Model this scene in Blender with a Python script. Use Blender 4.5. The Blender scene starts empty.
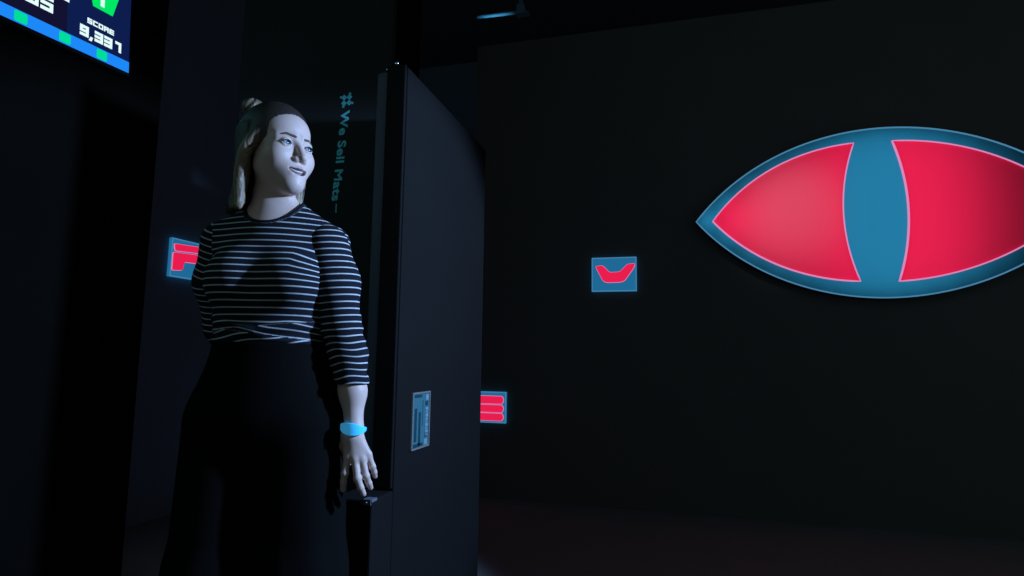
import bpy, bmesh, math, random
import numpy as np
from mathutils import Vector, Matrix
from mathutils.geometry import tessellate_polygon

random.seed(4)
SC = bpy.context.scene
COL = SC.collection
YAW = math.radians(15.6)          # the camera looks this far to the left of the far wall's normal

# ------------------------------------------------------------------ helpers
def link(o, parent=None):
    COL.objects.link(o)
    if parent is not None:
        o.parent = parent
    return o

def mesh_obj(name, bm, mats, parent=None, loc=None, smooth=False):
    me = bpy.data.meshes.new(name)
    bmesh.ops.recalc_face_normals(bm, faces=bm.faces)
    bm.to_mesh(me); bm.free()
    for m in (mats if isinstance(mats, (list, tuple)) else [mats]):
        me.materials.append(m)
    if smooth:
        me.polygons.foreach_set('use_smooth', [True] * len(me.polygons))
    o = bpy.data.objects.new(name, me)
    if loc: o.location = loc
    return link(o, parent)

def empty(name, loc, rot=(0, 0, 0)):
    o = bpy.data.objects.new(name, None)
    o.location = loc; o.rotation_euler = rot
    o.empty_display_size = .1
    return link(o)

def tag(o, label=None, cat=None, group=None, kind=None):
    if label: o['label'] = label
    if cat: o['category'] = cat
    if group: o['group'] = group
    if kind: o['kind'] = kind
    return o

def box(bm, lo, hi, bevel=0.0, seg=2):
    t = bmesh.new()
    r = bmesh.ops.create_cube(t, size=1.0)
    for v in t.verts:
        v.co = Vector([lo[i] + (v.co[i] + .5) * (hi[i] - lo[i]) for i in range(3)])
    if bevel:
        bmesh.ops.bevel(t, geom=list(t.edges), offset=bevel, segments=seg, profile=.6, affect='EDGES')
    merge(bm, t)

def merge(bm, t):
    me = bpy.data.meshes.new('tmp')
    t.to_mesh(me); t.free()
    bm.from_mesh(me)
    bpy.data.meshes.remove(me)

def tube(bm, pts, r, n=14, cap=True):
    pts = [Vector(p) for p in pts]
    rings = []
    for i, p in enumerate(pts):
        d = (pts[min(i + 1, len(pts) - 1)] - pts[max(i - 1, 0)]).normalized()
        a = d.orthogonal().normalized() if i == 0 else (rings_a - d * rings_a.dot(d)).normalized()
        rings_a = a
        b = d.cross(a)
        rr = r[i] if isinstance(r, (list, tuple)) else r
        rings.append([bm.verts.new(p + (a * math.cos(2 * math.pi * k / n) + b * math.sin(2 * math.pi * k / n)) * rr) for k in range(n)])
    for A, B in zip(rings, rings[1:]):
        for k in range(n):
            bm.faces.new((A[k], A[(k + 1) % n], B[(k + 1) % n], B[k]))
    if cap:
        bm.faces.new(rings[0]); bm.faces.new(rings[-1])

def prism(bm, poly, axis, d0, d1, bevel=0.0, seg=3):
    """closed polygon (u, v) extruded along an axis: 'y' -> (u, d, v), 'x' -> (d, u, v)"""
    t = bmesh.new()
    def P(u, v, d):
        return (u, d, v) if axis == 'y' else (d, u, v)
    A = [t.verts.new(P(u, v, d0)) for u, v in poly]
    B = [t.verts.new(P(u, v, d1)) for u, v in poly]
    n = len(poly)
    fa = t.faces.new(A); t.faces.new(list(reversed(B)))
    for i in range(n):
        t.faces.new((A[i], B[i], B[(i + 1) % n], A[(i + 1) % n]))
    bmesh.ops.recalc_face_normals(t, faces=t.faces)
    if bevel:
        front = [e for e in fa.edges]
        bmesh.ops.bevel(t, geom=front, offset=bevel, segments=seg, profile=.5, affect='EDGES')
    bmesh.ops.triangulate(t, faces=[f for f in t.faces if len(f.verts) > 4])
    merge(bm, t)

def round_poly(poly, r, n=5):
    """rounds the corners of a closed (u, v) polygon"""
    out = []
    N = len(poly)
    for i in range(N):
        p0, p, p1 = Vector(poly[i - 1]), Vector(poly[i]), Vector(poly[(i + 1) % N])
        a, b = (p0 - p), (p1 - p)
        rr = min(r, a.length * .45, b.length * .45)
        s, e = p + a.normalized() * rr, p + b.normalized() * rr
        for k in range(n + 1):
            t = k / n
            out.append(tuple(s * (1 - t) ** 2 + p * 2 * t * (1 - t) + e * t ** 2))
    return out

def strip_along(bm, pts, w, axis, d0, d1, closed=True):
    """a thin bead following a polyline (u, v), width w, from depth d0 to d1"""
    n = len(pts)
    P2 = [Vector(p) for p in pts]
    L, Rr = [], []
    for i in range(n):
        a = P2[i - 1] if (closed or i > 0) else P2[i]
        b = P2[(i + 1) % n] if (closed or i < n - 1) else P2[i]
        d = (b - a).normalized(); nn = Vector((-d.y, d.x))
        L.append(P2[i] + nn * w / 2); Rr.append(P2[i] - nn * w / 2)
    def P(q, d):
        return (q.x, d, q.y) if axis == 'y' else (d, q.x, q.y)
    V = [[bm.verts.new(P(q, d)) for q in S] for S, d in ((L, d0), (L, d1), (Rr, d1), (Rr, d0))]
    for i in range(n if closed else n - 1):
        j = (i + 1) % n
        for k in range(4):
            bm.faces.new((V[k][i], V[k][j], V[(k + 1) % 4][j], V[(k + 1) % 4][i]))

# ------------------------------------------------------------------ materials
def mat(name, base, rough=.6, spec=.3, emit=None, estr=0, bump=0, bscale=200, metal=0, noise=None, sheen=0, coat=0):
    m = bpy.data.materials.new(name); m.use_nodes = True
    nt = m.node_tree; b = nt.nodes['Principled BSDF']
    b.inputs['Base Color'].default_value = (*base, 1)
    b.inputs['Roughness'].default_value = rough
    b.inputs['Specular IOR Level'].default_value = spec
    b.inputs['Metallic'].default_value = metal
    if coat:
        b.inputs['Coat Weight'].default_value = coat; b.inputs['Coat Roughness'].default_value = .45
    if emit:
        b.inputs['Emission Color'].default_value = (*emit, 1)
        b.inputs['Emission Strength'].default_value = estr
    if bump or noise:
        tc = nt.nodes.new('ShaderNodeTexCoord')
        nz = nt.nodes.new('ShaderNodeTexNoise'); nz.inputs['Scale'].default_value = bscale
        nz.inputs['Detail'].default_value = 4
        nt.links.new(tc.outputs['Object'], nz.inputs['Vector'])
        if bump:
            bp = nt.nodes.new('ShaderNodeBump'); bp.inputs['Strength'].default_value = bump; bp.inputs['Distance'].default_value = .002
            nt.links.new(nz.outputs['Fac'], bp.inputs['Height']); nt.links.new(bp.outputs['Normal'], b.inputs['Normal'])
        if noise:
            n2 = nt.nodes.new('ShaderNodeTexNoise'); n2.inputs['Scale'].default_value = 3.0; n2.inputs['Detail'].default_value = 5
            nt.links.new(tc.outputs['Object'], n2.inputs['Vector'])
            mx = nt.nodes.new('ShaderNodeMix'); mx.data_type = 'RGBA'
            mx.inputs['A'].default_value = (*base, 1); mx.inputs['B'].default_value = (*noise, 1)
            nt.links.new(n2.outputs['Fac'], mx.inputs['Factor']); nt.links.new(mx.outputs['Result'], b.inputs['Base Color'])
    return m

M = {}
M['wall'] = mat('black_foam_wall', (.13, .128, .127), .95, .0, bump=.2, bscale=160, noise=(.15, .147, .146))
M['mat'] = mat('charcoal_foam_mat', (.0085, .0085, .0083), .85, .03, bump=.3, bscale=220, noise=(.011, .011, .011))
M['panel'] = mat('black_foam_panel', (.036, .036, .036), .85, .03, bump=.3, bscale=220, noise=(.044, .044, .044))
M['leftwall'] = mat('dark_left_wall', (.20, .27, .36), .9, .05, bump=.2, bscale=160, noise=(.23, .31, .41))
M['edge'] = mat('dark_grey_edge', (.11, .12, .15), .6, .2)
M['ceiling'] = mat('black_ceiling', (.12, .12, .13), .95, .0, noise=(.14, .14, .15))
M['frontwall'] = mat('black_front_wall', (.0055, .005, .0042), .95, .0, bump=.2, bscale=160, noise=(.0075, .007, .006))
M['floor'] = mat('black_floor', (.22, .22, .23), .85, .05, bump=.2, bscale=120, noise=(.26, .26, .27))
M['blue'] = mat('blue_panel', (.016, .20, .375), .7, .1)
M['red'] = mat('red_backlit_acrylic', (.05, .001, .005), .35, .3, emit=(.86, .012, .080), estr=.95)
M['bluelit'] = mat('blue_backlit_acrylic', (.002, .02, .03), .5, .2, emit=(.016, .165, .36), estr=.85)
M['casing'] = mat('blue_casing', (.01, .06, .10), .5, .2)
M['outlit'] = mat('pale_pink_light_edge', (.1, .05, .06), .5, .2, emit=(.85, .30, .62), estr=.8)
M['rimlit'] = mat('pale_blue_light_edge', (.05, .1, .12), .5, .2, emit=(.09, .30, .52), estr=.7)
def acrylic(name, c, rough, gl):
    m = bpy.data.materials.new(name); m.use_nodes = True
    nt = m.node_tree; nt.nodes.remove(nt.nodes['Principled BSDF'])
    t = nt.nodes.new('ShaderNodeBsdfTranslucent'); t.inputs['Color'].default_value = (*c, 1)
    g = nt.nodes.new('ShaderNodeBsdfGlossy'); g.inputs['Roughness'].default_value = rough
    x = nt.nodes.new('ShaderNodeMixShader'); x.inputs['Fac'].default_value = gl
    nt.links.new(t.outputs[0], x.inputs[1]); nt.links.new(g.outputs[0], x.inputs[2])
    nt.links.new(x.outputs[0], nt.nodes['Material Output'].inputs['Surface'])
    return m
M['redacr'] = acrylic('red_translucent_acrylic', (.86, .014, .080), .36, .04)
M['blueacr'] = acrylic('blue_translucent_acrylic', (.016, .20, .375), .5, .02)
M['outline'] = mat('pale_pink_outline', (.85, .42, .62), .5, .2)
M['paleblue'] = mat('pale_blue_edge', (.10, .36, .55), .5, .2)
M['bezel'] = mat('black_plastic', (.012, .012, .013), .4, .4)
M['chrome'] = mat('chrome', (.7, .72, .74), .2, .5, metal=1)
M['steel'] = mat('dull_steel', (.16, .30, .40), .5, .4)
M['letter'] = mat('teal_print', (.20, .88, .98), .7, .1)
M['disp'] = mat('display_navy', (.0, .0, .0), .3, .3, emit=(.004, .012, .075), estr=1)
M['dispdark'] = mat('display_dark', (.0, .0, .0), .3, .3, emit=(.006, .006, .03), estr=1)
M['dispblue'] = mat('display_blue', (.0, .0, .0), .3, .3, emit=(.012, .25, .95), estr=1)
M['dispgreen'] = mat('display_green', (.0, .0, .0), .3, .3, emit=(.0, .80, .13), estr=1)
M['dispmint'] = mat('display_mint', (.0, .0, .0), .3, .3, emit=(.0, .72, .32), estr=1)
M['dispwhite'] = mat('display_white', (.0, .0, .0), .3, .3, emit=(.78, 1.0, 1.0), estr=1)
M['poster'] = mat('teal_poster', (.035, .115, .135), .4, .3, noise=(.055, .16, .18))
M['posterdark'] = mat('poster_dark_print', (.012, .045, .055), .4, .3)
M['posterlight'] = mat('poster_light_print', (.17, .27, .30), .4, .3)
M['frame'] = mat('pale_poster_frame', (.16, .16, .15), .4, .3)
M['trousers'] = mat('black_trousers', (.006, .006, .006), .95, .0, bump=.2, bscale=500)
M['shoe'] = mat('black_leather', (.012, .012, .012), .45, .3)
M['teeth'] = mat('teeth', (.62, .60, .58), .3, .4)
M['eyewhite'] = mat('eye_white', (.42, .42, .44), .2, .5)
M['iris'] = mat('iris_blue_grey', (.03, .08, .10), .2, .5)
M['pupil'] = mat('pupil', (.004, .004, .004), .1, .5)
M['brow'] = mat('brow_brown', (.11, .075, .055), .8, .1)
M['lash'] = mat('dark_lash', (.012, .010, .009), .8, .1)
M['band'] = mat('cyan_band', (.06, .62, .98), .4, .3, emit=(.05, .40, .80), estr=.35)
M['clasp'] = mat('pale_clasp', (.7, .7, .66), .4, .3)

def attr_mat(name, build):
    m = bpy.data.materials.new(name); m.use_nodes = True
    build(m.node_tree, m.node_tree.nodes['Principled BSDF'])
    return m

def skin_nodes(nt, b):
    a = nt.nodes.new('ShaderNodeAttribute'); a.attribute_name = 'lip'
    mx = nt.nodes.new('ShaderNodeMix'); mx.data_type = 'RGBA'
    mx.inputs['A'].default_value = (.58, .43, .37, 1); mx.inputs['B'].default_value = (.27, .085, .11, 1)
    nt.links.new(a.outputs['Fac'], mx.inputs['Factor'])
    nt.links.new(mx.outputs['Result'], b.inputs['Base Color'])
    b.inputs['Roughness'].default_value = .5
    b.inputs['Specular IOR Level'].default_value = .35
    b.inputs['Subsurface Weight'].default_value = .15
    b.inputs['Subsurface Radius'].default_value = (.01, .004, .002)
    b.inputs['Subsurface Scale'].default_value = .5
M['skin'] = attr_mat('fair_skin', skin_nodes)

def stripe_nodes(nt, b):
    a = nt.nodes.new('ShaderNodeAttribute'); a.attribute_name = 'stripe'
    fr = nt.nodes.new('ShaderNodeMath'); fr.operation = 'FRACT'
    nt.links.new(a.outputs['Fac'], fr.inputs[0])
    rp = nt.nodes.new('ShaderNodeValToRGB')
    e = rp.color_ramp.elements
    e[0].position = 0; e[0].color = (.010, .011, .017, 1)
    e[1].position = .39; e[1].color = (.010, .011, .017, 1)
    for p, c in ((.42, (.46, .48, .48, 1)), (.58, (.46, .48, .48, 1)), (.61, (.010, .011, .017, 1))):
        k = e.new(p); k.color = c
    nt.links.new(fr.outputs[0], rp.inputs['Fac'])
    nt.links.new(rp.outputs['Color'], b.inputs['Base Color'])
    b.inputs['Roughness'].default_value = .9
    b.inputs['Specular IOR Level'].default_value = .1
M['stripe'] = attr_mat('striped_jersey', stripe_nodes)

def hair_nodes(nt, b):
    a = nt.nodes.new('ShaderNodeAttribute'); a.attribute_name = 'strand'
    nz = nt.nodes.new('ShaderNodeTexNoise'); nz.noise_dimensions = '1D'
    nz.inputs['Scale'].default_value = 1.0; nz.inputs['Detail'].default_value = 3
    nt.links.new(a.outputs['Fac'], nz.inputs['W'])
    rp = nt.nodes.new('ShaderNodeValToRGB')
    rp.color_ramp.elements[0].position = .35; rp.color_ramp.elements[0].color = (.06, .042, .025, 1)
    rp.color_ramp.elements[1].position = .65; rp.color_ramp.elements[1].color = (.36, .27, .16, 1)
    nt.links.new(nz.outputs['Fac'], rp.inputs['Fac'])
    t = nt.nodes.new('ShaderNodeAttribute'); t.attribute_name = 'root'  # shade painted into the hair colour, away from the lit lock
    mx = nt.nodes.new('ShaderNodeMix'); mx.data_type = 'RGBA'; mx.inputs['B'].default_value = (.022, .016, .012, 1)
    nt.links.new(t.outputs['Fac'], mx.inputs['Factor']); nt.links.new(rp.outputs['Color'], mx.inputs['A'])
    nt.links.new(mx.outputs['Result'], b.inputs['Base Color'])
    b.inputs['Roughness'].default_value = .55
M['hair'] = attr_mat('blonde_hair', hair_nodes)

# ------------------------------------------------------------------ the setting
def struct(name, lo, hi, m, bevel=0):
    bm = bmesh.new(); box(bm, lo, hi, bevel)
    return tag(mesh_obj(name, bm, m), kind='structure')

WY = 4.4          # face of the far padded wall
LX = -3.2         # face of the left wall beyond the corner
NX = -2.4         # face of the nearer left wall that carries the screen
tag(struct('floor', (-4.2, -.6, -.1), (4.2, 6.3, 0), M['floor']), 'dark floor of the arena')
tag(struct('ceiling', (-4.2, .2, 4.3), (4.2, 6.3, 4.4), M['ceiling']), 'dark ceiling of the arena')
struct('wall_back', (-1.548, WY, 0), (4.0, WY + .15, 3.56), M['wall'])
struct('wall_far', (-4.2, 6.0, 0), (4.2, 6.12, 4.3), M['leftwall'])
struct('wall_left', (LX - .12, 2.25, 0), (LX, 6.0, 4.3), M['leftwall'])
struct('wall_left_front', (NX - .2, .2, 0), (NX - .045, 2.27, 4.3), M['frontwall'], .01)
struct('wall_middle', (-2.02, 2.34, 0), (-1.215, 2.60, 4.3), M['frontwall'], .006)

# ------------------------------------------------------------------ black foam mat with the printed words
root = empty('foam_wall_mat', (-1.617, 2.34, 0))
tag(root, 'tall black foam mat with teal printed words behind the standing woman', 'mat')
bm = bmesh.new(); box(bm, (-.402, -.04, .01), (.402, 0, 4.28), .008)
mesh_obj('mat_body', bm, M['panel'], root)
cu = bpy.data.curves.new('lettering', 'FONT')
cu.body = 'We Sell Mats'; cu.size = .055; cu.extrude = .0006; cu.offset = .0012; cu.space_character = 1.06
tx = bpy.data.objects.new('lettering', cu); link(tx)
bpy.context.view_layer.update()
dg = bpy.context.evaluated_depsgraph_get()
me = bpy.data.meshes.new_from_object(tx.evaluated_get(dg))
bpy.data.objects.remove(tx); bpy.data.curves.remove(cu)
xs = [v.co.x for v in me.vertices]; L = max(xs) - min(xs); x0 = min(xs)
S = .415 / L
for v in me.vertices:                       # reads downwards, tops of the letters to the right
    u, w, d = (v.co.x - x0) * S, v.co.y, v.co.z
    v.co = (w + .165 - .028 * u / .415, -.0405 - d, 2.142 - u)
bm = bmesh.new()                            # heavy strokes: the word is struck three times, a hair apart
for k, dx in enumerate((-.0008, 0, .0008)):
    n0 = len(bm.verts); bm.from_mesh(me); bm.verts.ensure_lookup_table()
    for v in bm.verts[n0:]: v.co += Vector((dx, .0001 * k, dx * .5))
bm.to_mesh(me); bm.free()
me.materials.clear(); me.materials.append(M['letter'])
# one mesh per printed word: cut at the two widest gaps along the line
zz = sorted(v.co.z for v in me.vertices)
gaps = sorted(sorted(range(len(zz) - 1), key=lambda k: zz[k] - zz[k + 1])[:2])
cuts = [-9] + [(zz[k] + zz[k + 1]) / 2 for k in gaps] + [9]
for a, b in zip(cuts, cuts[1:]):
    bm = bmesh.new(); bm.from_mesh(me)
    bmesh.ops.delete(bm, geom=[v for v in bm.verts if not a < v.co.z < b], context='VERTS')
    o = mesh_obj('printed_word', bm, M['letter'], root); o['label'] = 'teal printed word reading downwards'
bpy.data.meshes.remove(me)
bm = bmesh.new()                            # puzzle-piece emblem: four interlocking lobes round a gap
for a in range(4):
    an = math.pi / 4 + a * math.pi / 2
    cx, cz = .019 * math.cos(an), .019 * math.sin(an)
    prism(bm, round_poly([(.187 + cx + .0145 * math.cos(an + k * math.pi / 2 + math.pi / 4), 2.190 + cz + .0145 * math.sin(an + k * math.pi / 2 + math.pi / 4)) for k in range(4)], .004), 'y', -.0415, -.040)
    cx, cz = .033 * math.cos(an + .28), .033 * math.sin(an + .28)
    prism(bm, [(.187 + cx + .0060 * math.cos(k * math.pi / 5), 2.190 + cz + .0060 * math.sin(k * math.pi / 5)) for k in range(10)], 'y', -.0415, -.040)
mesh_obj('emblem', bm, M['letter'], root)
bm = bmesh.new(); box(bm, (.157, -.0415, 1.672), (.162, -.04, 1.712))
mesh_obj('printed_bar', bm, M['letter'], root)

# ------------------------------------------------------------------ half-height padded partition
PX = -.9
root = empty('padded_partition', (PX - .06, 2.2, 0))
tag(root, 'black freestanding padded partition carrying a framed notice, right of the woman', 'partition')
ox, oy = PX - .06, 2.2
bm = bmesh.new(); box(bm, (PX - .072 - ox, 1.832 - oy, .0), (PX - ox, 2.712 - oy, 2.055), .006)
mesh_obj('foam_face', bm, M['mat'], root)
bm = bmesh.new(); box(bm, (PX - .128 - ox, 1.838 - oy, .0), (PX - .0725 - ox, 2.70 - oy, 2.055), .02, 4)
mesh_obj('backing_board', bm, M['edge'], root)
bm = bmesh.new(); box(bm, (PX - .075 - ox, 1.818 - oy, .62), (PX - .004 - ox, 1.831 - oy, 2.06), .004)
mesh_obj('front_strip', bm, M['mat'], root)
bm = bmesh.new(); box(bm, (PX - .135 - ox, 1.69 - oy, 0), (PX - .0005 - ox, 1.8315 - oy, .612), .006)
mesh_obj('low_ledge', bm, M['mat'], root)
bm = bmesh.new()
box(bm, (PX - .03 - ox, 1.686 - oy, .606), (PX + .001 - ox, 1.72 - oy, .6155), .002)
box(bm, (PX - .028 - ox, 1.685 - oy, .598), (PX - .002 - ox, 1.689 - oy, .6155), .001)
cb = mesh_obj('corner_bracket', bm, M['edge'], root)
def screw(name, p, r, parent, ax='y'):
    bm = bmesh.new()
    bmesh.ops.create_uvsphere(bm, u_segments=14, v_segments=8, radius=r)
    for v in bm.verts: v.co.y *= .6
    return mesh_obj(name, bm, M['chrome'], parent, p, True)
screw('screw', (PX - .016 - ox, 1.684 - oy, .606), .0035, cb)
bm = bmesh.new()
box(bm, (PX - .056 - ox, 1.826 - oy, 2.054), (PX - .030 - ox, 1.845 - oy, 2.067), .003)
tb = mesh_obj('top_bracket', bm, M['bezel'], root)
screw('screw', (PX - .042 - ox, 1.824 - oy, 2.070), .0075, tb)
screw('screw', (PX - .085 - ox, 1.836 - oy, 2.058), .004, tb)

# framed teal notice on the partition's face (local u = along the face, v = up)
root = empty('framed_notice', (PX, 2.016, .818))
tag(root, 'narrow framed teal notice hung on the padded partition face', 'notice')
u0, u1, v0, v1 = -.073, .073, -.094, .098
bm = bmesh.new(); box(bm, (.0005, u0, v0), (.006, u1, v1))
mesh_obj('poster_sheet', bm, M['poster'], root)
bm = bmesh.new()
for lo, hi in (((u0 - .003, v0 - .003), (u0 + .003, v1 + .003)), ((u1 - .003, v0 - .003), (u1 + .003, v1 + .003)),
               ((u0, v0 - .003), (u1, v0 + .003)), ((u0, v1 - .003), (u1, v1 + .003))):
    box(bm, (.0005, lo[0], lo[1]), (.009, hi[0], hi[1]), .001)
mesh_obj('frame', bm, M['frame'], root)
bm = bmesh.new()
for a, b, c, d in ((-.058, .082, .006, .092), (-.055, -.07, -.035, .045), (-.02, -.085, -.002, .03), (-.062, -.09, .02, -.078), (.012, -.02, .016, .07),
                   (.036, .05, .058, .066), (.036, -.062, .056, -.044)):
    box(bm, (.005, a, b), (.0066, c, d))
mesh_obj('dark_print', bm, M['posterdark'], root)
bm = bmesh.new()
z = .044
for h in (.010, .006, .012, .008, .004, .011, .007, .009, .006):
    box(bm, (.005, .041, z - h), (.0067, .058 + .004 * (h > .008), z)); z -= h + .0035
mesh_obj('light_print', bm, M['posterlight'], root)
for lo, hi in (((.005, .04, .070), (.0067, .062, .090)), ((.005, .034, -.088), (.0067, .058, -.068))):
    bm = bmesh.new(); box(bm, lo, hi)
    mesh_obj('print_block', bm, M['posterlight'], root)

# ------------------------------------------------------------------ the signs
def sign_plate(name, label, loc, w, h, axis, group=None):
    r = empty(name, loc); tag(r, label, 'sign', group)
    bm = bmesh.new()
    if axis == 'y': box(bm, (-w / 2, -.022, -h / 2), (w / 2, 0, h / 2), .003)
    else: box(bm, (0, -w / 2, -h / 2), (.022, w / 2, h / 2), .003)
    mesh_obj('backboard', bm, M['bluelit'], r)
    bm = bmesh.new()
    k = .0045; W2, H2 = w / 2 - k, h / 2 - k
    strip_along(bm, [(-W2, -H2), (W2, -H2), (W2, H2), (-W2, H2)], .008, axis, -.0225 if axis == 'y' else .0225, -.026 if axis == 'y' else .026)
    mesh_obj('rim', bm, M['rimlit'], r)
    return r

def raised(r, name, polys, axis, rad=.012):
    bm = bmesh.new(); bo = bmesh.new()
    s = -1 if axis == 'y' else 1
    for p in polys:
        q = round_poly(p, rad)
        prism(bm, q, axis, s * .034, s * .0215)
        strip_along(bo, q, .006, axis, s * .0215, s * .0275)
    a = mesh_obj(name, bm, M['red'], r)
    b = mesh_obj('outline', bo, M['outlit'], a)
    return a

# wide V mark
r = sign_plate('wall_sign', 'small blue sign with a wide red V mark, left of the eye sign', (-.4515, WY, 1.6555), .326, .252, 'y')
cx, cz = -.4515, 1.6555
raised(r, 'mark', [[(x - cx, z - cz) for x, z in ((-.585, 1.716), (-.533, 1.720), (-.482, 1.668), (-.410, 1.670), (-.352, 1.726), (-.300, 1.730), (-.308, 1.700), (-.374, 1.607), (-.410, 1.596), (-.505, 1.596), (-.530, 1.608))]], 'y')
# three bars
r = sign_plate('wall_sign', 'small blue sign with three stacked red bars, low beside the partition', (-1.391, WY, .668), .272, .232, 'y')
for z1, z0 in ((.083, .028), (.018, -.035), (-.044, -.097)):
    raised(r, 'bar', [[(-.128, z0), (.106, z0), (.118, (z0 + z1) / 2), (.106, z1), (-.128, z1)]], 'y', .01)
# hooked mark, seen past the woman's elbow
r = sign_plate('wall_sign', 'small blue sign with a hooked red mark, half hidden by her sleeve', (LX, 3.29, 1.664), .345, .256, 'x')
raised(r, 'mark', [[(y - 3.29, z - 1.664) for y, z in ((3.135, 1.752), (3.40, 1.768), (3.41, 1.728), (3.145, 1.708))]], 'x')
raised(r, 'mark', [[(y - 3.29, z - 1.664) for y, z in ((3.132, 1.695), (3.40, 1.712), (3.40, 1.655), (3.222, 1.645), (3.212, 1.588), (3.132, 1.578))]], 'x')

# the big eye
def arc(p, q, sag, n=24):
    """points from p to q on a circular arc bulging by sag to the left of p->q"""
    p, q = Vector(p), Vector(q); d = q - p; L = d.length; nn = Vector((-d.y, d.x)) / L
    R_ = (L * L / 4 + sag * sag) / (2 * abs(sag)); s = math.copysign(1, sag)
    c = (p + q) / 2 + nn * (sag - s * R_)
    a0 = math.atan2(p.y - c.y, p.x - c.x); a1 = math.atan2(q.y - c.y, q.x - c.x)
    da = (a1 - a0 + math.pi) % (2 * math.pi) - math.pi
    return [tuple(c + Vector((math.cos(a0 + da * k / n), math.sin(a0 + da * k / n))) * R_) for k in range(n + 1)]
DEP = .10                                   # the light box stands this far off the wall
KF = (WY - DEP) / WY
def fz(x, z): return (x * KF, 1.05 + (z - 1.05) * KF)
EX, EZ = fz(1.30, 2.035)
def ev(*pts): return [(fz(*q)[0] - EX, fz(*q)[1] - EZ) for q in pts]
root = empty('eye_sign', (EX, WY, EZ))
tag(root, 'large blue eye shaped sign with two red lobes on black wall', 'sign')
tipL, tipR = ev((.129, 2.022), (2.50, 2.03))
up = arc(tipL, tipR, .585 * KF, 48); dn = arc(tipR, tipL, .565 * KF, 48)
outer = up[:-1] + dn[:-1]
bm = bmesh.new(); strip_along(bm, outer, .006, 'y', -DEP + .001, 0)
mesh_obj('casing', bm, M['casing'], root)
bm = bmesh.new(); strip_along(bm, [(x * .998, z * .995) for x, z in outer], .009, 'y', -DEP - .004, -DEP)
mesh_obj('rim', bm, M['rimlit'], root)
a, b, c = ev((.243, 2.018), (1.157, 2.514), (1.156, 1.574))
lobeL = arc(a, b, .118, 28)[:-1] + arc(b, c, -.080, 24)[:-1] + arc(c, a, .105, 28)[:-1]
a, b, c = ev((2.385, 2.03), (1.383, 1.570), (1.388, 2.510))
lobeR = arc(a, b, .105, 28)[:-1] + arc(b, c, -.072, 24)[:-1] + arc(c, a, .115, 28)[:-1]
bm = bmesh.new()
loops = [[Vector((x, z, 0)) for x, z in loop] for loop in (outer, lobeL, lobeR)]
vs = [bm.verts.new((v.x, -DEP, v.y)) for loop in loops for v in loop]
for tri in tessellate_polygon(loops):
    bm.faces.new([vs[t] for t in tri])
mesh_obj('face_panel', bm, M['blueacr'], root)
def pad(poly):
    """an open shell of acrylic, slightly proud of the face panel"""
    bm = bmesh.new()
    rings = [[bm.verts.new((p[0], d, p[1])) for p in poly] for d in (-DEP, -DEP - .014)]
    n = len(poly)
    for i in range(n): bm.faces.new((rings[0][i], rings[0][(i + 1) % n], rings[1][(i + 1) % n], rings[1][i]))
    for tri in tessellate_polygon([[Vector((p[0], p[1], 0)) for p in poly]]):
        bm.faces.new([rings[1][t] for t in tri])
    o = mesh_obj('lobe', bm, M['redacr'], root)
    bo = bmesh.new(); strip_along(bo, poly, .0085, 'y', -DEP + .0005, -DEP - .0165)
    mesh_obj('outline', bo, M['outlit'], o)
pad(lobeL); pad(lobeR)
# light columns added inside the box, powers shaped to dim its right end
def edge_z(poly, x):
    for (x0, z0), (x1, z1) in zip(poly, poly[1:]):
        if min(x0, x1) <= x <= max(x0, x1): return z0 + (z1 - z0) * (x - x0) / (x1 - x0 + 1e-9)
NC = 15
LEVEL = [1.0, 1.0, .94, .82, .79, .86, .98, 1.0, 1.0, .95, .75, .45, .22, .16, .14]
cw = (tipR[0] - tipL[0]) / NC
for k in range(NC):
    x = tipL[0] + cw * (k + .5)
    xa = x - cw / 2 if k < NC / 2 else x + cw / 2
    xe = x - cw / 2 if x < (tipL[0] + tipR[0]) / 2 else x + cw / 2
    if k in (0, NC - 1): xe = x
    z1, z0 = edge_z(up, xe), edge_z(dn, xe)
    if k in (0, NC - 1): z1, z0 = z1 * .55, z0 * .55
    l = bpy.data.lights.new('sign_lamp', 'AREA'); l.shape = 'RECTANGLE'
    l.size, l.size_y = cw * (.5 if k in (0, NC - 1) else .98), (z1 - z0) * .97
    l.energy = 1.05 * LEVEL[k] * math.pi * l.size * l.size_y * (2.9 if k in (0, NC - 1) else 1.0 + .25 * (abs(k - 7) > 5))
    o = link(bpy.data.objects.new('sign_lamp', l)); o.location = (EX + x, WY - .012, EZ + (z1 + z0) / 2)
    o.rotation_euler = (math.radians(-90), 0, 0)

# ------------------------------------------------------------------ score screen on the nearer left wall (u along +y, v up)
root = empty('score_screen', (NX - .0455, 2.040, 2.309), (math.radians(3.2), 0, 0))
tag(root, 'wall screen showing white score digits, green badge and blue footer bar', 'screen')
SW, SH = 1.12, .63
bm = bmesh.new(); box(bm, (.002, -SW - .012, -.016), (.045, .014, SH + .012), .006)
mesh_obj('housing', bm, M['bezel'], root)
bm = bmesh.new(); box(bm, (.040, -SW, 0), (.0465, 0, SH))
disp = mesh_obj('display', bm, M['disp'], root)
def flat(name, m, polys, d=.0472, label=None):
    bm = bmesh.new()
    for p in polys: prism(bm, p, 'x', d, .0462)
    o = mesh_obj(name, bm, M[m], disp)
    if label: o['label'] = label
    return o
def rect(a, b, c, d): return [(a, b), (c, b), (c, d), (a, d)]
flat('score_panel', 'dispdark', [rect(-SW, .05, -.29, .34)], .0468)
flat('footer_bar', 'dispblue', [rect(-SW, 0, 0, .050)])
for u in (-.95, -.785, -.62, -.467, -.296, -.133):
    flat('marker', 'dispmint', [round_poly(rect(u - .024, .005, u + .024, .046), .008)], .0476)
pc = (-.135, .292)
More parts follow.
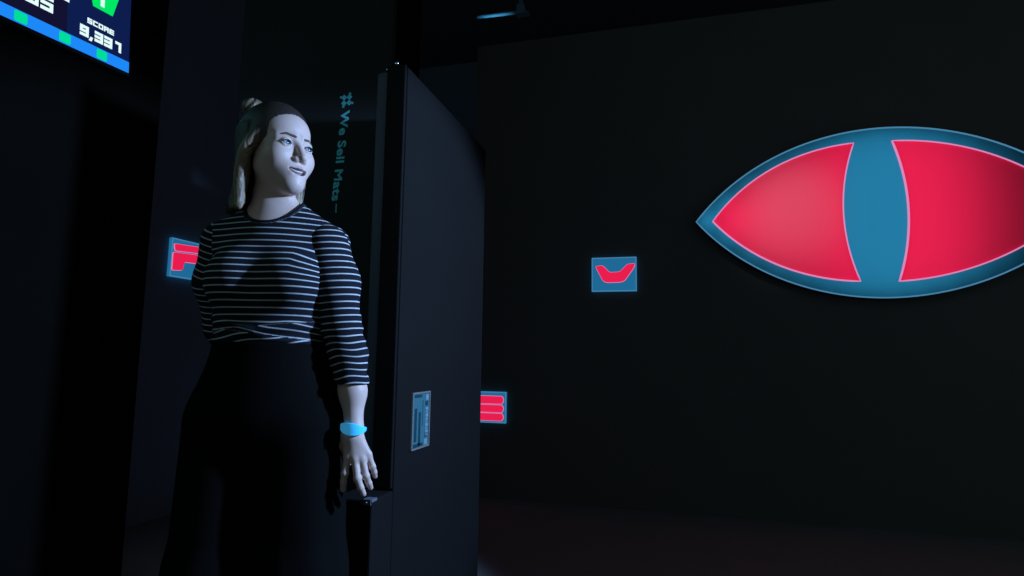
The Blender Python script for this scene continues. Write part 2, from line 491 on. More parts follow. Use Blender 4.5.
pent = [(pc[0] + .078 * math.cos(math.radians(a)), pc[1] + .088 * math.sin(math.radians(a))) for a in (-126, -54, 18, 90, 162)]
flat('rank_badge', 'dispgreen', [pent], .0472, 'green pentagon badge with a one')
SEG = {'A': (0, 1, 1, 1), 'B': (1, 1, 1, .5), 'C': (1, .5, 1, 0), 'D': (0, 0, 1, 0), 'E': (0, 0, 0, .5), 'F': (0, .5, 0, 1), 'G': (0, .5, 1, .5)}
GL = {'S': 'AFGCD', 'C': 'AFED', 'O': 'ABCDEF', 'R': 'ABFGEC', 'E': 'AFGED', '9': 'ABCDFG', '3': 'ABCDG', '1': 'aBC', '0': 'ABCDEF', '5': 'AFGCD'}
def text(s, u, v, w, h, gap, th):
    out = []
    for ch in s:
        if ch == ',':
            out.append([(u - .1 * w, v - .18 * h), (u + th * .8, v - .18 * h), (u + th * 1.2, v + th * .8), (u + .1 * w, v + th * .8)]); u += th * 1.4 + gap; continue
        sk = .10
        for g in GL[ch]:
            x0, y0, x1, y1 = (.35, 1, 1, 1) if g == 'a' else SEG[g]
            X0, X1 = sorted((u + x0 * (w - th), u + x1 * (w - th))); Y0, Y1 = sorted((v + y0 * (h - th), v + y1 * (h - th)))
            out.append([(X0, Y0), (X1 + th, Y0), (X1 + th, Y1 + th), (X0, Y1 + th)])
        u += w + gap
    return out
flat('caption', 'dispwhite', text('SCORE', -.204, .136, .022, .023, .0035, .0060))
flat('score_digits', 'dispwhite', text('9,331', -.235, .072, .039, .046, .005, .0122))
flat('badge_digit', 'dispwhite', [rect(-.148, .238, -.130, .320)], .0478)
flat('bonus_digits', 'dispwhite', text('05', -.455, .100, .050, .060, .007, .014))
flat('bonus_caption', 'dispwhite', [rect(-.345, .180, -.285, .192)], .0478)

# ------------------------------------------------------------------ conduit hung from the ceiling
root = empty('ceiling_conduit', (-1.30, WY - .12, 3.735))
tag(root, 'blue-lit conduit with hanger near the ceiling above the partition', 'pipe')
bm = bmesh.new(); tube(bm, [(-.215, 0, .012), (-.1, 0, .006), (.13, 0, .002)], .014)
mesh_obj('pipe', bm, M['steel'], root, smooth=True)
bm = bmesh.new(); box(bm, (.115, -.03, -.02), (.175, .03, .055), .006); box(bm, (.11, -.034, -.026), (.215, .034, -.018), .002)
mesh_obj('bracket', bm, M['steel'], root)
bm = bmesh.new(); box(bm, (.130, -.012, .05), (.158, .012, .562), .002)
mesh_obj('hanger', bm, M['steel'], root)

# ================================================================== the woman
# Signed-distance modelling: every surface below is one closed skin polygonised on a fine grid.
def V3(*a): return np.array(a, dtype=np.float32)
def smin(a, b, k):
    h = np.maximum(k - np.abs(a - b), 0) / k
    return np.minimum(a, b) - h * h * k * .25
def smax(a, b, k): return -smin(-a, -b, k)
def sph(P, c, r): return np.linalg.norm(P - V3(*c), axis=1) - r
def ell(P, c, r):
    q = P - V3(*c); r = V3(*r)
    k0 = np.linalg.norm(q / r, axis=1); k1 = np.linalg.norm(q / (r * r), axis=1) + 1e-6
    return k0 * (k0 - 1) / k1
def cap(P, a, b, ra, rb, flat=None):
    a, b = V3(*a), V3(*b); ab = b - a
    t = np.clip(((P - a) @ ab) / (ab @ ab), 0, 1)
    return np.linalg.norm(P - a - t[:, None] * ab, axis=1) - (ra + (rb - ra) * t)
def chain(P, pts, k=.012):
    d = None
    for (a, ra), (b, rb) in zip(pts, pts[1:]):
        c = cap(P, a, b, ra, rb); d = c if d is None else smin(d, c, k)
    return d

def polygonise(f, lo, hi, h, margin=1.35):
    """naive surface nets on the blocks of the grid that the surface passes through"""
    NB = 8
    lo = np.array(lo, dtype=np.float64); n = np.ceil((np.array(hi) - lo) / (h * NB)).astype(int) + 1
    bi = np.stack(np.meshgrid(*[np.arange(k) for k in n], indexing='ij'), -1).reshape(-1, 3)
    cen = (lo + (bi * NB + NB / 2) * h).astype(np.float32)
    d = np.concatenate([f(c) for c in np.array_split(cen, max(1, len(cen) // 200000))])
    bi = bi[np.abs(d) < h * NB * .87 * margin + .004]
    ar = np.arange(NB + 1)
    off = np.stack(np.meshgrid(ar, ar, ar, indexing='ij'), -1).reshape(-1, 3)
    DIM = (n * NB + 2).astype(np.int64)
    def key(c): return (c[:, 0] * DIM[1] + c[:, 1]) * DIM[2] + c[:, 2]
    cells, verts, edges = [], [], [[], [], []]
    for ch in np.array_split(bi, max(1, len(bi) // 600)):
        c = (ch[:, None, :] * NB + off[None]).reshape(-1, 3)
        v = f((lo + c * h).astype(np.float32)).reshape(-1, NB + 1, NB + 1, NB + 1).astype(np.float32)
        s = v < 0
        def sl(i, j, k): return (slice(None), slice(i, i + NB), slice(j, j + NB), slice(k, k + NB))
        cnt = sum(s[sl(i, j, k)].astype(np.int8) for i in (0, 1) for j in (0, 1) for k in (0, 1))
        b, x, y, z = np.nonzero((cnt > 0) & (cnt < 8))
        acc = np.zeros((len(b), 3)); num = np.zeros(len(b))
        corners = [(i, j, k) for i in (0, 1) for j in (0, 1) for k in (0, 1)]
        val = {q: v[b, x + q[0], y + q[1], z + q[2]] for q in corners}
        for q in corners:
            for ax in range(3):
                if q[ax]: continue
                w = list(q); w[ax] = 1; w = tuple(w)
                a_, b_ = val[q], val[w]; m = (a_ < 0) != (b_ < 0)
                t = np.where(m, a_ / np.where(m, a_ - b_, 1), 0)
                p = np.tile(np.array(q, float), (len(b), 1)); p[:, ax] = t
                acc[m] += p[m]; num[m] += 1
        base = ch[b] * NB + np.stack([x, y, z], 1)
        cells.append(key(base)); verts.append(lo + (base + acc / num[:, None]) * h)
        for ax in range(3):
            o2 = [0, 0, 0]; o2[ax] = 1
            s0 = s[sl(0, 0, 0)]; s1 = s[sl(*o2)]
            b, x, y, z = np.nonzero(s0 != s1)
            edges[ax].append(np.concatenate([ch[b] * NB + np.stack([x, y, z], 1), s0[b, x, y, z][:, None].astype(int)], 1))
    cells = np.concatenate(cells); verts = np.concatenate(verts)
    order = np.argsort(cells); cells = cells[order]; verts = verts[order]
    faces = []
    st = (DIM[1] * DIM[2], DIM[2], 1)
    for ax in range(3):
        e = np.concatenate(edges[ax]); k0 = key(e)
        u, w = st[(ax + 1) % 3], st[(ax + 2) % 3]
        q = np.stack([k0 - u - w, k0 - w, k0, k0 - u], 1)
        i = np.searchsorted(cells, q); i = np.minimum(i, len(cells) - 1)
        ok = (cells[i] == q).all(1)
        i = i[ok]; fl = e[ok, 3] == 0
        i[fl] = i[fl][:, ::-1]
        faces.append(i)
    return verts.astype(np.float32), np.concatenate(faces).astype(np.int32)

def sdf_mesh(name, f, lo, hi, h, m, parent, attrs=None, label=None, margin=1.35):
    v, q = polygonise(f, lo, hi, h, margin)
    me = bpy.data.meshes.new(name)
    me.vertices.add(len(v)); me.vertices.foreach_set('co', v.ravel())
    me.loops.add(q.size); me.loops.foreach_set('vertex_index', q.ravel())
    me.polygons.add(len(q)); me.polygons.foreach_set('loop_start', np.arange(0, q.size, 4, dtype=np.int32))
    me.update(calc_edges=True); me.validate()
    me.polygons.foreach_set('use_smooth', np.ones(len(me.polygons), dtype=bool))
    for an, fn in (attrs or {}).items():
        a = me.attributes.new(an, 'FLOAT', 'POINT'); a.data.foreach_set('value', fn(v).astype(np.float32))
    me.materials.append(m)
    o = link(bpy.data.objects.new(name, me), parent)
    if label: o['label'] = label
    return o

# --- skeleton, person-local metres: x = her left (photo right), -y = towards the photographer, z = up
HEAD = V3(-.019, .022, 1.592)
HS = 1.05
TH, PT = math.radians(57), math.radians(-2)
RZ = np.array([[math.cos(TH), -math.sin(TH), 0], [math.sin(TH), math.cos(TH), 0], [0, 0, 1]], dtype=np.float32)
RXm = np.array([[1, 0, 0], [0, math.cos(-PT), -math.sin(-PT)], [0, math.sin(-PT), math.cos(-PT)]], dtype=np.float32)
RH = RZ @ RXm
def tohead(P): return ((P - HEAD) @ RH) / np.float32(HS)
def fromhead(p): return HS * (RH @ V3(*p)) + HEAD

def head_raw(p):
    q = p.copy(); q[:, 0] = np.abs(q[:, 0])          # symmetrical
    d = ell(q, (0, .018, .038), (.072, .092, .074))
    d = smin(d, ell(q, (0, -.028, .042), (.060, .054, .052)), .02)
    d = smin(d, ell(q, (0, -.022, -.035), (.056, .058, .078)), .03)
    d = smin(d, cap(q, (.040, -.008, -.050), (.008, -.066, -.093), .018, .019), .04)
    d = smin(d, sph(q, (0, -.076, -.095), .018), .025)
    d = smin(d, sph(q, (.036, -.054, -.027), .0290), .03)
    d = smin(d, cap(q, (.010, -.077, .018), (.045, -.060, .016), .0095, .008), .016)
    d = smin(d, ell(q, (0, -.067, -.060), (.032, .027, .028)), .02)
    d = smax(d, -ell(q, (.032, -.100, .001), (.019, .020, .0115)), .012)
    d = smin(d, cap(q, (0, -.082, .010), (0, -.1045, -.031), .0062, .0095), .013)
    d = smin(d, sph(q, (.0115, -.094, -.036), .0075), .007)
    d = smax(d, -sph(q, (.006, -.105, -.0435), .0032), .003)
    return d
def lips(p):
    q = p.copy(); q[:, 0] = np.abs(q[:, 0])
    up = smin(cap(q, (.003, -.0925, -.0575), (.032, -.0705, -.0490), .0042, .0022), cap(q, (0, -.0925, -.0580), (.003, -.0925, -.0575), .004, .0042), .003)
    lo = smin(cap(q, (0, -.0895, -.0775), (.016, -.0855, -.0725), .0055, .0048), cap(q, (.016, -.0855, -.0725), (.031, -.0705, -.0510), .0048, .0022), .003)
    return np.minimum(up, lo)
def headf(P):
    p = tohead(P)
    q = p.copy(); q[:, 0] = np.abs(q[:, 0])
    d = head_raw(p)
    d = smin(d, lips(p), .006)
    m = p - V3(0, 0, 1) * (10.0 * p[:, :1] ** 2)
    d = smax(d, -ell(m, (0, -.092, -.0672), (.027, .021, .0074)), .002)
    lid = np.maximum(sph(q, (.032, -.0735, .001), .0143), -ell(q, (.032, -.092, .0012), (.0142, .018, .0058)))
    d = np.maximum(d, -sph(q, (.032, -.0735, .001), .0122))
    d = smin(d, np.maximum(lid, -sph(q, (.032, -.0735, .001), .0120)), .003)
    ear = ell(q, (.076, .014, -.008), (.0095, .018, .031))
    ear = smax(ear, -ell(q, (.086, .010, -.004), (.007, .010, .018)), .006)
    return smin(d, ear, .008) * np.float32(HS)

NECK = [((-.037, .045, 1.55), .047), ((-.033, .040, 1.47), .0455), ((-.027, .040, 1.42), .052), ((-.018, .035, 1.36), .075)]
def neckf(P): return chain(P, NECK, .02)

def torso(P, off=0.0):
    d = ell(P, (-.012, .035, 1.235), (.152 + off, .105 + off, .215))
    d = smin(d, cap(P, (-.152, .045, 1.352), (.128, .045, 1.340), .050 + off, .050 + off), .05)
    d = smin(d, cap(P, (-.10, .045, 1.385), (-.03, .045, 1.425), .030 + off, .040 + off), .04)
    d = smin(d, cap(P, (.08, .045, 1.375), (.01, .045, 1.425), .030 + off, .040 + off), .04)
    d = smin(d, ell(P, (-.082, -.042, 1.232), (.070 + off, .062 + off, .068 + off)), .05)
    d = smin(d, ell(P, (.058, -.042, 1.232), (.070 + off, .062 + off, .068 + off)), .05)
    d = smin(d, ell(P, (-.010, .035, 1.07), (.132 + off, .098 + off, .15)), .06)
    return d
def hips(P, off=0.0):
    d = ell(P, (-.012, .045, .93), (.172 + off, .125 + off, .16))
    return smin(d, ell(P, (-.010, .035, 1.06), (.130 + off, .098 + off, .12)), .06)

LARM = [((.122, .030, 1.333), .053), ((.153, .018, 1.235), .0535), ((.176, .022, 1.12), .041)]
LFORE = [((.176, .022, 1.12), .040), ((.197, .018, 1.05), .0365), ((.2170, .004, .955), .0298), ((.2265, -.008, .872), .0228)]
RARM = [((-.160, .045, 1.345), .049), ((-.186, .075, 1.24), .046), ((-.182, .125, 1.12), .040)]
RFORE = [((-.182, .125, 1.12), .040), ((-.15, .155, 1.05), .038), ((-.06, .185, .98), .027)]
def larm(P, o=0): return smin(chain(P, [(a, r + o) for a, r in LARM], .03), chain(P, [(a, r + o) for a, r in LFORE], .03), .02)
def rarm(P, o=0): return smin(chain(P, [(a, r + o) for a, r in RARM], .03), chain(P, [(a, r + o) for a, r in RFORE], .03), .02)

def hand(P):
    # back of the hand to the camera: index at photo left, little finger at photo right
    P = P + V3(.007, 0, 0)
    w = (.2345, -.008, .868)
    d = cap(P, w, (.2310, -.010, .845), .0222, .0235)
    mcp = [(.2235, -.016, .797), (.2425, -.019, .790), (.2595, -.014, .791), (.2725, -.005, .800)]
    for i, m in enumerate(mcp):
        st = (.2195 + .0075 * i, -.011 + .001 * i, .850)
        d = smin(d, cap(P, st, m, .0125, .0105 - .0006 * i), .014)
    tips = [((.2200, -.022, .757), (.2165, -.019, .735), (.2140, -.013, .7155)),
            ((.2530, -.029, .746), (.2620, -.028, .724), (.2680, -.022, .7080)),
            ((.2715, -.018, .750), (.2775, -.010, .731), (.2800, -.001, .7190)),
            ((.2830, -.002, .770), (.2870, .004, .7555), (.2880, .011, .7440))]
    for i, (m, t) in enumerate(zip(mcp, tips)):
        r = (.0092, .0094, .0090, .0080)[i]
        f = chain(P, [(m, r), (t[0], r * .92), (t[1], r * .84), (t[2], r * .74)], .004)
        f = smin(f, sph(P, t[0], r * .98), .004)
        d = smin(d, f, .006)
    th = chain(P, [((.2150, -.004, .847), .0135), ((.2055, .014, .818), .0120), ((.2085, .030, .792), .0098), ((.2135, .038, .772), .0078)], .006)
    return smin(d, th, .010)

def rhand(P):
    d = cap(P, (-.06, .185, .98), (-.02, .19, .955), .026, .024)
    for i in range(4):
        z = .972 - .016 * i
        d = smin(d, chain(P, [((-.02, .188, z - .005), .011), ((.03, .19, z - .022), .009), ((.065, .182, z - .036), .0075)], .004), .008)
    return smin(d, chain(P, [((-.05, .185, .985), .013), ((-.02, .175, 1.005), .010), ((.012, .172, 1.004), .008)], .005), .01)

def leg(P, s):
    return chain(P, [((-.012 + s * .088, .045, .88), .082), ((-.012 + s * .10, .035, .50), .055), ((-.012 + s * .105, .06, .33), .052), ((-.012 + s * .11, .06, .085), .037)], .04)
def foot(P, s):
    x = -.012 + s * .11
    return smin(chain(P, [((x, .06, .085), .037), ((x, .055, .045), .032), ((x + s * .012, -.07, .03), .027), ((x + s * .016, -.13, .024), .021)], .02), sph(P, (x, .08, .035), .03), .02)

GROUPS = [
    ((-.20, -.20, 1.45), (.20, .20, 1.76), headf),
    ((-.12, -.08, 1.28), (.12, .15, 1.58), neckf),
    ((-.24, -.16, .90), (.22, .20, 1.48), lambda P: torso(P, -.007)),
    ((-.22, -.14, .76), (.20, .22, 1.20), lambda P: hips(P, -.012)),
    ((.05, -.07, .84), (.27, .12, 1.42), lambda P: larm(P, -.006 * np.clip((P[:, 2] - .985) / .04, 0, 1))),
    ((-.26, -.03, .93), (.0, .24, 1.42), lambda P: rarm(P, -.006)),
    ((.18, -.06, .69), (.31, .07, .89), hand),
    ((-.10, .13, .88), (.10, .23, 1.03), rhand),
    ((-.21, -.08, .04), (-.02, .14, .98), lambda P: leg(P, -1)),
    ((-.02, -.08, .04), (.19, .14, .98), lambda P: leg(P, 1)),
    ((-.18, -.17, 0), (-.05, .13, .14), lambda P: foot(P, -1)),
    ((.03, -.17, 0), (.17, .13, .14), lambda P: foot(P, 1)),
]
KS = [.02, .025, .03, .03, .03, .03, .008, .008, .03, .03, .01, .01]
def bodyf(P):
    D = np.full(len(P), .06, dtype=np.float32)
    for (lo, hi, fn), k in zip(GROUPS, KS):
        m = ((P > V3(*lo) - .05) & (P < V3(*hi) + .05)).all(1)
        if m.any():
            D[m] = smin(D[m], fn(P[m]).astype(np.float32), k)
    return D

def lip_attr(v):
    p = tohead(v)
    d = lips(p)
    a = np.clip((.0014 - d) / .0016, 0, 1)
    a[(np.abs(p[:, 0]) > .03) | (p[:, 1] > -.06)] = 0
    return a

PLOC = (-1.0141, 1.3262)
person = empty('person', (PLOC[0], PLOC[1], 0), (0, 0, YAW))
tag(person, 'woman in striped top and black trousers looking aside toward the wall', 'person')
HRES = .0021
body = sdf_mesh('body', bodyf, (-.30, -.20, -.02), (.34, .27, 1.78), HRES, M['skin'], person, {'lip': lip_attr})

# --- hair
def hair_strand(p):
    ang = np.arctan2(p[:, 0], p[:, 1] + .03 + 0 * p[:, 2])
    return ang * 34 + np.sin(p[:, 2] * 22) * .5
def spline(pts, n=5):
    out = []
    for i in range(len(pts) - 1):
        p0, p1, p2, p3 = [np.array([*pts[max(0, min(len(pts) - 1, i + k))][0], pts[max(0, min(len(pts) - 1, i + k))][1]]) for k in (-1, 0, 1, 2)]
        for k in range(n):
            t = k / n
            v = .5 * (2 * p1 + (p2 - p0) * t + (2 * p0 - 5 * p1 + 4 * p2 - p3) * t * t + (3 * p1 - p0 - 3 * p2 + p3) * t ** 3)
            out.append((tuple(v[:3]), float(v[3])))
    return out + [pts[-1]]
LOCK = spline([((.071, -.012, .030), .006), ((.079, -.004, .006), .012), ((.085, .010, -.025), .0145), ((.087, .018, -.085), .0135), ((.084, .016, -.158), .009)])
def hairf(P):
    p = tohead(P)
    wob = (.0004 * np.sin(hair_strand(p) * 2.3) + .0003 * np.sin(hair_strand(p) * 4.3 + 1))
    d = ell(p, (0, .022, .042), (.081, .100, .089))
    d = smax(d, -ell(p, (0, -.100, -.012), (.080, .084, .099)), .010)
    d = np.maximum(d, -(p[:, 2] + .03 - .0 * p[:, 1]))
    # straight fall behind the ears down to the neck
    R_ = np.sqrt((p[:, 0] / 1.0) ** 2 + ((p[:, 1] - .030) / 1.03) ** 2)
    fl = np.maximum(-p[:, 2], 0)
    rad = .083 + .055 * fl * fl / .16 - .006 * np.sin(np.clip(fl / .16, 0, 1) * 3.1)
    fall = np.abs(R_ - rad + .006) - .0075
    edge = .155 + .012 * np.sin(np.arctan2(p[:, 0], p[:, 1]) * 9)
    fall = np.maximum(fall, np.maximum(p[:, 2] - .05, -p[:, 2] - edge))
    fall = np.maximum(fall, -(p[:, 1] - .012 - .10 * np.maximum(-p[:, 2] - .03, 0) * 0))
    # a smooth lock sweeping from the temple over the ear
    q = p.copy(); q[:, 0] = np.abs(q[:, 0])
    lock = chain(q, LOCK, .002)
    d = smin(d, smin(fall, lock, .010), .014) + wob
    # little bun high on the back
    b = p - V3(0, .122, .138)
    bun = np.sqrt((b[:, 0] / 1.1) ** 2 + b[:, 1] ** 2 + (b[:, 2] / .95) ** 2) - .026 + .002 * np.sin(np.arctan2(b[:, 0], b[:, 1]) * 8 + b[:, 2] * 160)
    d = smin(d, bun, .012)
    return d * np.float32(HS)
def hair_shade(v):  # mask of painted shade: dark hair, with lit lock and bun left bright
    p = tohead(v)
    q = p.copy(); q[:, 0] = np.abs(q[:, 0])
    dl = chain(q, LOCK, .002)
    dark = np.clip((dl - .0015) / .006, 0, 1) * np.clip(.80 + p[:, 2] / .25, .72, .97)
    dark = np.maximum(dark, np.clip((p[:, 2] - .0) / .035, 0, .93))
    return dark * np.clip((np.linalg.norm(p - V3(0, .122, .138), axis=1) - .020) / .02, 0, 1)
hair = sdf_mesh('hair', hairf, (-.20, -.14, 1.40), (.16, .20, 1.80), .002, M['hair'], person, {'strand': lambda v: hair_strand(tohead(v)), 'root': hair_shade}, 'blonde half-up hair with small top bun')

# --- eyes, brows, teeth
gaze = Vector(RH @ V3(.16, -1, .10)).normalized()
for s in (-1, 1):
    bm = bmesh.new()
    bmesh.ops.create_uvsphere(bm, u_segments=32, v_segments=40, radius=.0121 * HS)
    for f in bm.faces:
        c = f.calc_center_median().normalized(); ang = math.degrees(math.acos(max(-1, min(1, c.z))))
        f.material_index = 2 if ang < 12 else (1 if ang < 33 else 0)
    o = mesh_obj('eye', bm, [M['eyewhite'], M['iris'], M['pupil']], person, tuple(float(t) for t in fromhead((s * .032, -.0735, .001))), True)
    o.rotation_mode = 'QUATERNION'; o.rotation_quaternion = gaze.to_track_quat('Z', 'Y')
    def browf(P, s=s):
        p = tohead(P); q = p.copy(); q[:, 0] *= s
        k = V3(1, .35, 1)
        tub = np.minimum(cap(q * k, (.014, -.0308, .0205), (.034, -.028, .0255), .0031, .0030), cap(q * k, (.034, -.028, .0255), (.050, -.0224, .0185), .0030, .0013))
        return np.maximum(tub, np.abs(head_raw(p) - .0004) - .0011)
    def lashf(P, s=s):
        p = tohead(P); q = p.copy(); q[:, 0] *= s
        rim = np.abs(ell(q, (.032, -.092, .0012), (.0142, .018, .0058)) - .0004) - .0010
        return np.maximum(np.maximum(rim, np.abs(sph(q, (.032, -.0735, .001), .0143)) - .0012), .0010 - q[:, 2] + .15 * (.045 - q[:, 0]) * 0)
    c = fromhead((s * .032, -.0735, .001))
    sdf_mesh('eyelash', lashf, tuple(c - .022), tuple(c + .022), .0006, M['lash'], person)
    c = fromhead((s * .032, -.075, .019))
    sdf_mesh('eyebrow', browf, tuple(c - .035), tuple(c + .035), .0008, M['brow'], person)
def teethf(P):
    p = tohead(P)
    return ell(p - V3(0, 0, 1) * (10.0 * p[:, :1] ** 2), (0, -.066, -.0640), (.027, .0233, .0050))
c = fromhead((0, -.07, -.065))
sdf_mesh('teeth', teethf, tuple(c - .035), tuple(c + .035), .001, M['teeth'], person)

# --- striped top, sleeves
PITCH = .0172
def neck_cut(P): return ell(P, (-.018, -.002, 1.455), (.070, .108, .070))
def fold(P):
    x = P[:, 0] + .01
    zc = 1.105 + .020 * np.abs(x) / .1 + .10 * x * 0
    front = np.clip((.03 - P[:, 1]) / .06, 0, 1)
    g = .006 * np.exp(-((P[:, 2] - zc) / .007) ** 2)
    z2 = 1.098 + .16 * x
    g2 = .005 * np.exp(-((P[:, 2] - z2) / .008) ** 2)
    z3 = 1.092 - .14 * x
    g3 = .004 * np.exp(-((P[:, 2] - z3) / .008) ** 2)
    return (g + g2 + g3) * front
def hemz(P): return 1.068 + .006 * np.sin(P[:, 0] * 26)
def topf(P):
    d = torso(P, .004)
    nc = neck_cut(P)
    d = d - fold(P) - .0022 * np.clip(1 - np.abs(nc - .006) / .006, 0, 1)
    d = d - .002 * np.exp(-((P[:, 2] - 1.078) / .006) ** 2)
    d = np.maximum(d, hemz(P) - P[:, 2])
    d = smax(d, -nc, .004)
    return d
def top_stripe(v):
    x = v[:, 0] + .012
    z = v[:, 2].copy()
    low = np.clip((1.125 + .02 * np.abs(x) / .1 - z) / .012, 0, 1)
    A = z < 1.116 + .10 * x
    B = z < 1.098 - .12 * x
    z = z + np.where(A, .17 * x + .006, 0) + np.where(B & A, -.30 * x + .004, 0) + low * .0022 * np.sin(x * 42 + z * 40)
    z = z + .05 * np.clip(x - .085, 0, 1) * np.clip((z - 1.22) / .06, 0, 1) * 6 * np.clip((1.33 - z) / .04, 0, 1)
    st = z / PITCH
    nb = np.abs(neck_cut(v) - .006) < .0058
    st[nb & (v[:, 2] > 1.36)] = .5 + .30
    return st
top = sdf_mesh('striped_top', topf, (-.26, -.18, 1.03), (.24, .20, 1.50), .0022, M['stripe'], person, {'stripe': top_stripe}, 'black top with thin white stripes, knotted at the hem')

def along(P, pts):
    best = np.full(len(P), 9., dtype=np.float32); s = np.zeros(len(P), dtype=np.float32); L0 = 0
    for (a, _), (b, _) in zip(pts, pts[1:]):
        a, b = V3(*a), V3(*b); ab = b - a; L = float(np.linalg.norm(ab))
        t = ((P - a) @ ab) / (L * L)
        tc = np.clip(t, 0, 1); d = np.linalg.norm(P - a - tc[:, None] * ab, axis=1)
        tt = np.where((t < 0) & (L0 == 0), t, tc)
        m = d < best; best[m] = d[m]; s[m] = L0 + tt[m] * L; L0 += L
    return s
LS = LARM + LFORE[1:]
RS = RARM + RFORE[1:]
def lsleeve(P):
    d = larm(P, .0075)
    wr = .0016 * np.sin(along(P, LS) * 190 + P[:, 0] * 30) * np.clip((1.20 - P[:, 2]) / .08, 0, 1)
    cz = P[:, 2] - .16 * (P[:, 0] - .2) * 0
    d = d - wr - .0016 * np.clip(1 - np.abs(P[:, 2] - .987) / .010, 0, 1)
    return np.maximum(np.maximum(d, .974 - cz), -(P[:, 0] - .086 - .25 * np.maximum(P[:, 2] - 1.30, 0)))
def rsleeve(P):
    d = rarm(P, .0075)
    a = along(P, RS)
    return np.maximum(np.maximum(d, a - .37), P[:, 0] + .142)
def sl_attr(pts):
    def fn(v):
        s = along(v, pts); return -s / (PITCH * 1.03) + .25 * np.sin(v[:, 0] * 40) * np.clip((1.16 - v[:, 2]) / .1, 0, 1)
    return fn
def lsl(v): return (v[:, 2] - .10 * (v[:, 0] - .2) + .003 * np.sin(v[:, 0] * 70 + v[:, 2] * 40) * np.clip((1.12 - v[:, 2]) / .05, 0, 1)) / (PITCH * 1.02)
sdf_mesh('sleeve', lsleeve, (.08, -.06, .94), (.30, .14, 1.44), .0022, M['stripe'], top, {'stripe': lsl}, 'three-quarter striped sleeve on the hanging arm')
sdf_mesh('sleeve', rsleeve, (-.30, -.04, .94), (-.02, .26, 1.44), .0025, M['stripe'], top, {'stripe': sl_attr(RS)})

# --- trousers, shoes
def trousersf(P):
    d = ell(P, (-.010, .035, 1.06), (.141, .108, .13))
    d = smin(d, ell(P, (-.014, .045, .905), (.192, .135, .17)), .07)
    for s in (-1, 1):
        d = smin(d, chain(P, [((-.014 + s * .095, .045, .86), .112), ((-.014 + s * .112, .040, .5), .108), ((-.014 + s * .118, .045, .17), .112)], .04), .03)
    d = d - .002 * np.sin(np.arctan2(P[:, 0] * 1.0, P[:, 1]) * 14) * np.clip((.8 - P[:, 2]) / .3, 0, 1)
    d = d - .002 * np.clip(1 - np.abs(P[:, 2] - 1.07) / .02, 0, 1)
    return np.maximum(np.maximum(d, P[:, 2] - 1.086), .085 - P[:, 2])
sdf_mesh('trousers', trousersf, (-.30, -.20, .05), (.28, .28, 1.12), .004, M['trousers'], person)
def shoef(P, s):
    x = -.012 + s * .11
    d = foot(P, s) - .006
    return np.maximum(np.maximum(d, P[:, 2] - .105), .001 - P[:, 2])
for s in (-1, 1):
    x = -.012 + s * .11
    sdf_mesh('shoe', lambda P, s=s: shoef(P, s), (x - .08, -.2, -.02), (x + .09, .15, .14), .003, M['shoe'], person)

# --- glowing wristband
WC = V3(.2265, -.008, .8655)
def bandf(P):
    d = chain(P, [(a, r) for a, r in LFORE] + [((.2250, -.010, .845), .0240)], .02)
    ang = np.arctan2(P[:, 0] - WC[0], -(P[:, 1] - WC[1]))
    w = .0042 + .0108 * np.clip(np.cos(ang), 0, 1) ** 1.2
    return np.maximum(np.abs(d - .0028) - .0020, np.abs(P[:, 2] - WC[2] + .12 * (P[:, 0] - WC[0])) - w)
band = sdf_mesh('wristband', bandf, (.17, -.07, .82), (.29, .06, .91), .0009, M['band'], person, None, 'glowing cyan wristband with leaf-shaped face')
bm = bmesh.new(); box(bm, (-.004, -.006, -.0095), (.003, .006, .0095), .002)
mesh_obj('clasp', bm, M['clasp'], band, (.2005, -.012, .869))

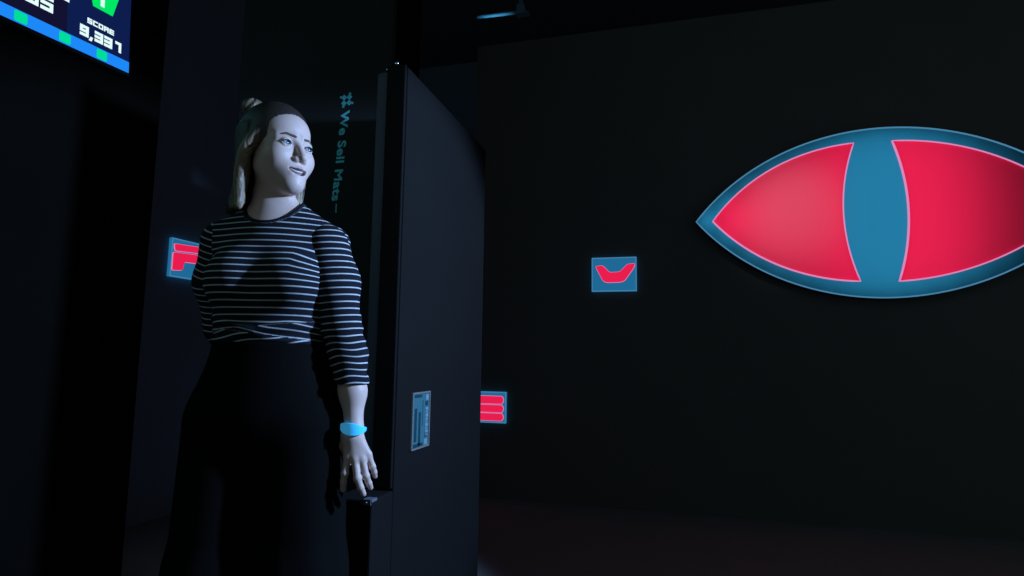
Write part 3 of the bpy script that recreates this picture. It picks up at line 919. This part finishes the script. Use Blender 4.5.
# ================================================================== camera
cam = bpy.data.cameras.new('camera'); co = link(bpy.data.objects.new('camera', cam))
cam.sensor_width = 36; cam.lens = 36 * 600 / 1024; cam.clip_start = .05
p, r = math.radians(6.5), math.radians(.8)
fwd = Vector((0, math.cos(p), math.sin(p))); r0 = Vector((1, 0, 0)); u0 = Vector((0, -math.sin(p), math.cos(p)))
rr = r0 * math.cos(r) + u0 * math.sin(r); uu = -r0 * math.sin(r) + u0 * math.cos(r)
mw = Matrix.Rotation(YAW, 4, 'Z') @ Matrix(((rr.x, uu.x, -fwd.x, 0), (rr.y, uu.y, -fwd.y, 0), (rr.z, uu.z, -fwd.z, 0), (0, 0, 0, 1)))
mw.translation = (0, 0, 1.05)
co.matrix_world = mw
SC.camera = co

# ================================================================== light
def spot(name, loc, target, power, color, size, angle, blend):
    l = bpy.data.lights.new(name, 'SPOT'); l.energy = power; l.color = color
    l.shadow_soft_size = size; l.spot_size = math.radians(angle); l.spot_blend = blend
    o = link(bpy.data.objects.new(name, l)); o.location = loc
    o.rotation_euler = (Vector(target) - Vector(loc)).to_track_quat('-Z', 'Y').to_euler()
    return o
# unseen spot added high behind the camera for a soft sheen on the glossy sign
spot('added_sheen_spot', (1.45, -.3, 3.2), (.75, WY, 2.0), 100, (.8, .9, 1), .12, 11, .9)
# unseen lamp added below the conduit to wash it blue
spot('conduit_wash', (-1.42, WY - .34, 3.15), (-1.36, WY - .12, 3.74), 20, (.15, .62, .95), .03, 30, .9)
# cold game light from the right
spot('game_light', (1.25, 1.74, 1.88), (-1.0, 2.0, 1.10), 480, (.33, .55, 1.0), .06, 55, .4)
# teal light spilling from the left of the camera, by the score screen
l = bpy.data.lights.new('screen_spill', 'AREA'); l.shape = 'RECTANGLE'; l.size = 1.0; l.size_y = .5; l.energy = 1.3; l.color = (.25, .85, .95)
o = link(bpy.data.objects.new('screen_spill', l)); o.location = (-2.2, .7, 2.3)
o.rotation_euler = (Vector((-1.0, 1.3, 1.5)) - Vector(o.location)).to_track_quat('-Z', 'Y').to_euler()

w = bpy.data.worlds.new('world'); SC.world = w; w.use_nodes = True
bg = w.node_tree.nodes['Background']
bg.inputs['Color'].default_value = (.66, .92, 1.0, 1); bg.inputs['Strength'].default_value = .08

SC.view_settings.view_transform = 'Standard'
SC.view_settings.look = 'None'
SC.view_settings.exposure = 0; SC.view_settings.gamma = 1
SC.view_settings.use_curve_mapping = False
SC.cycles.use_denoising = True
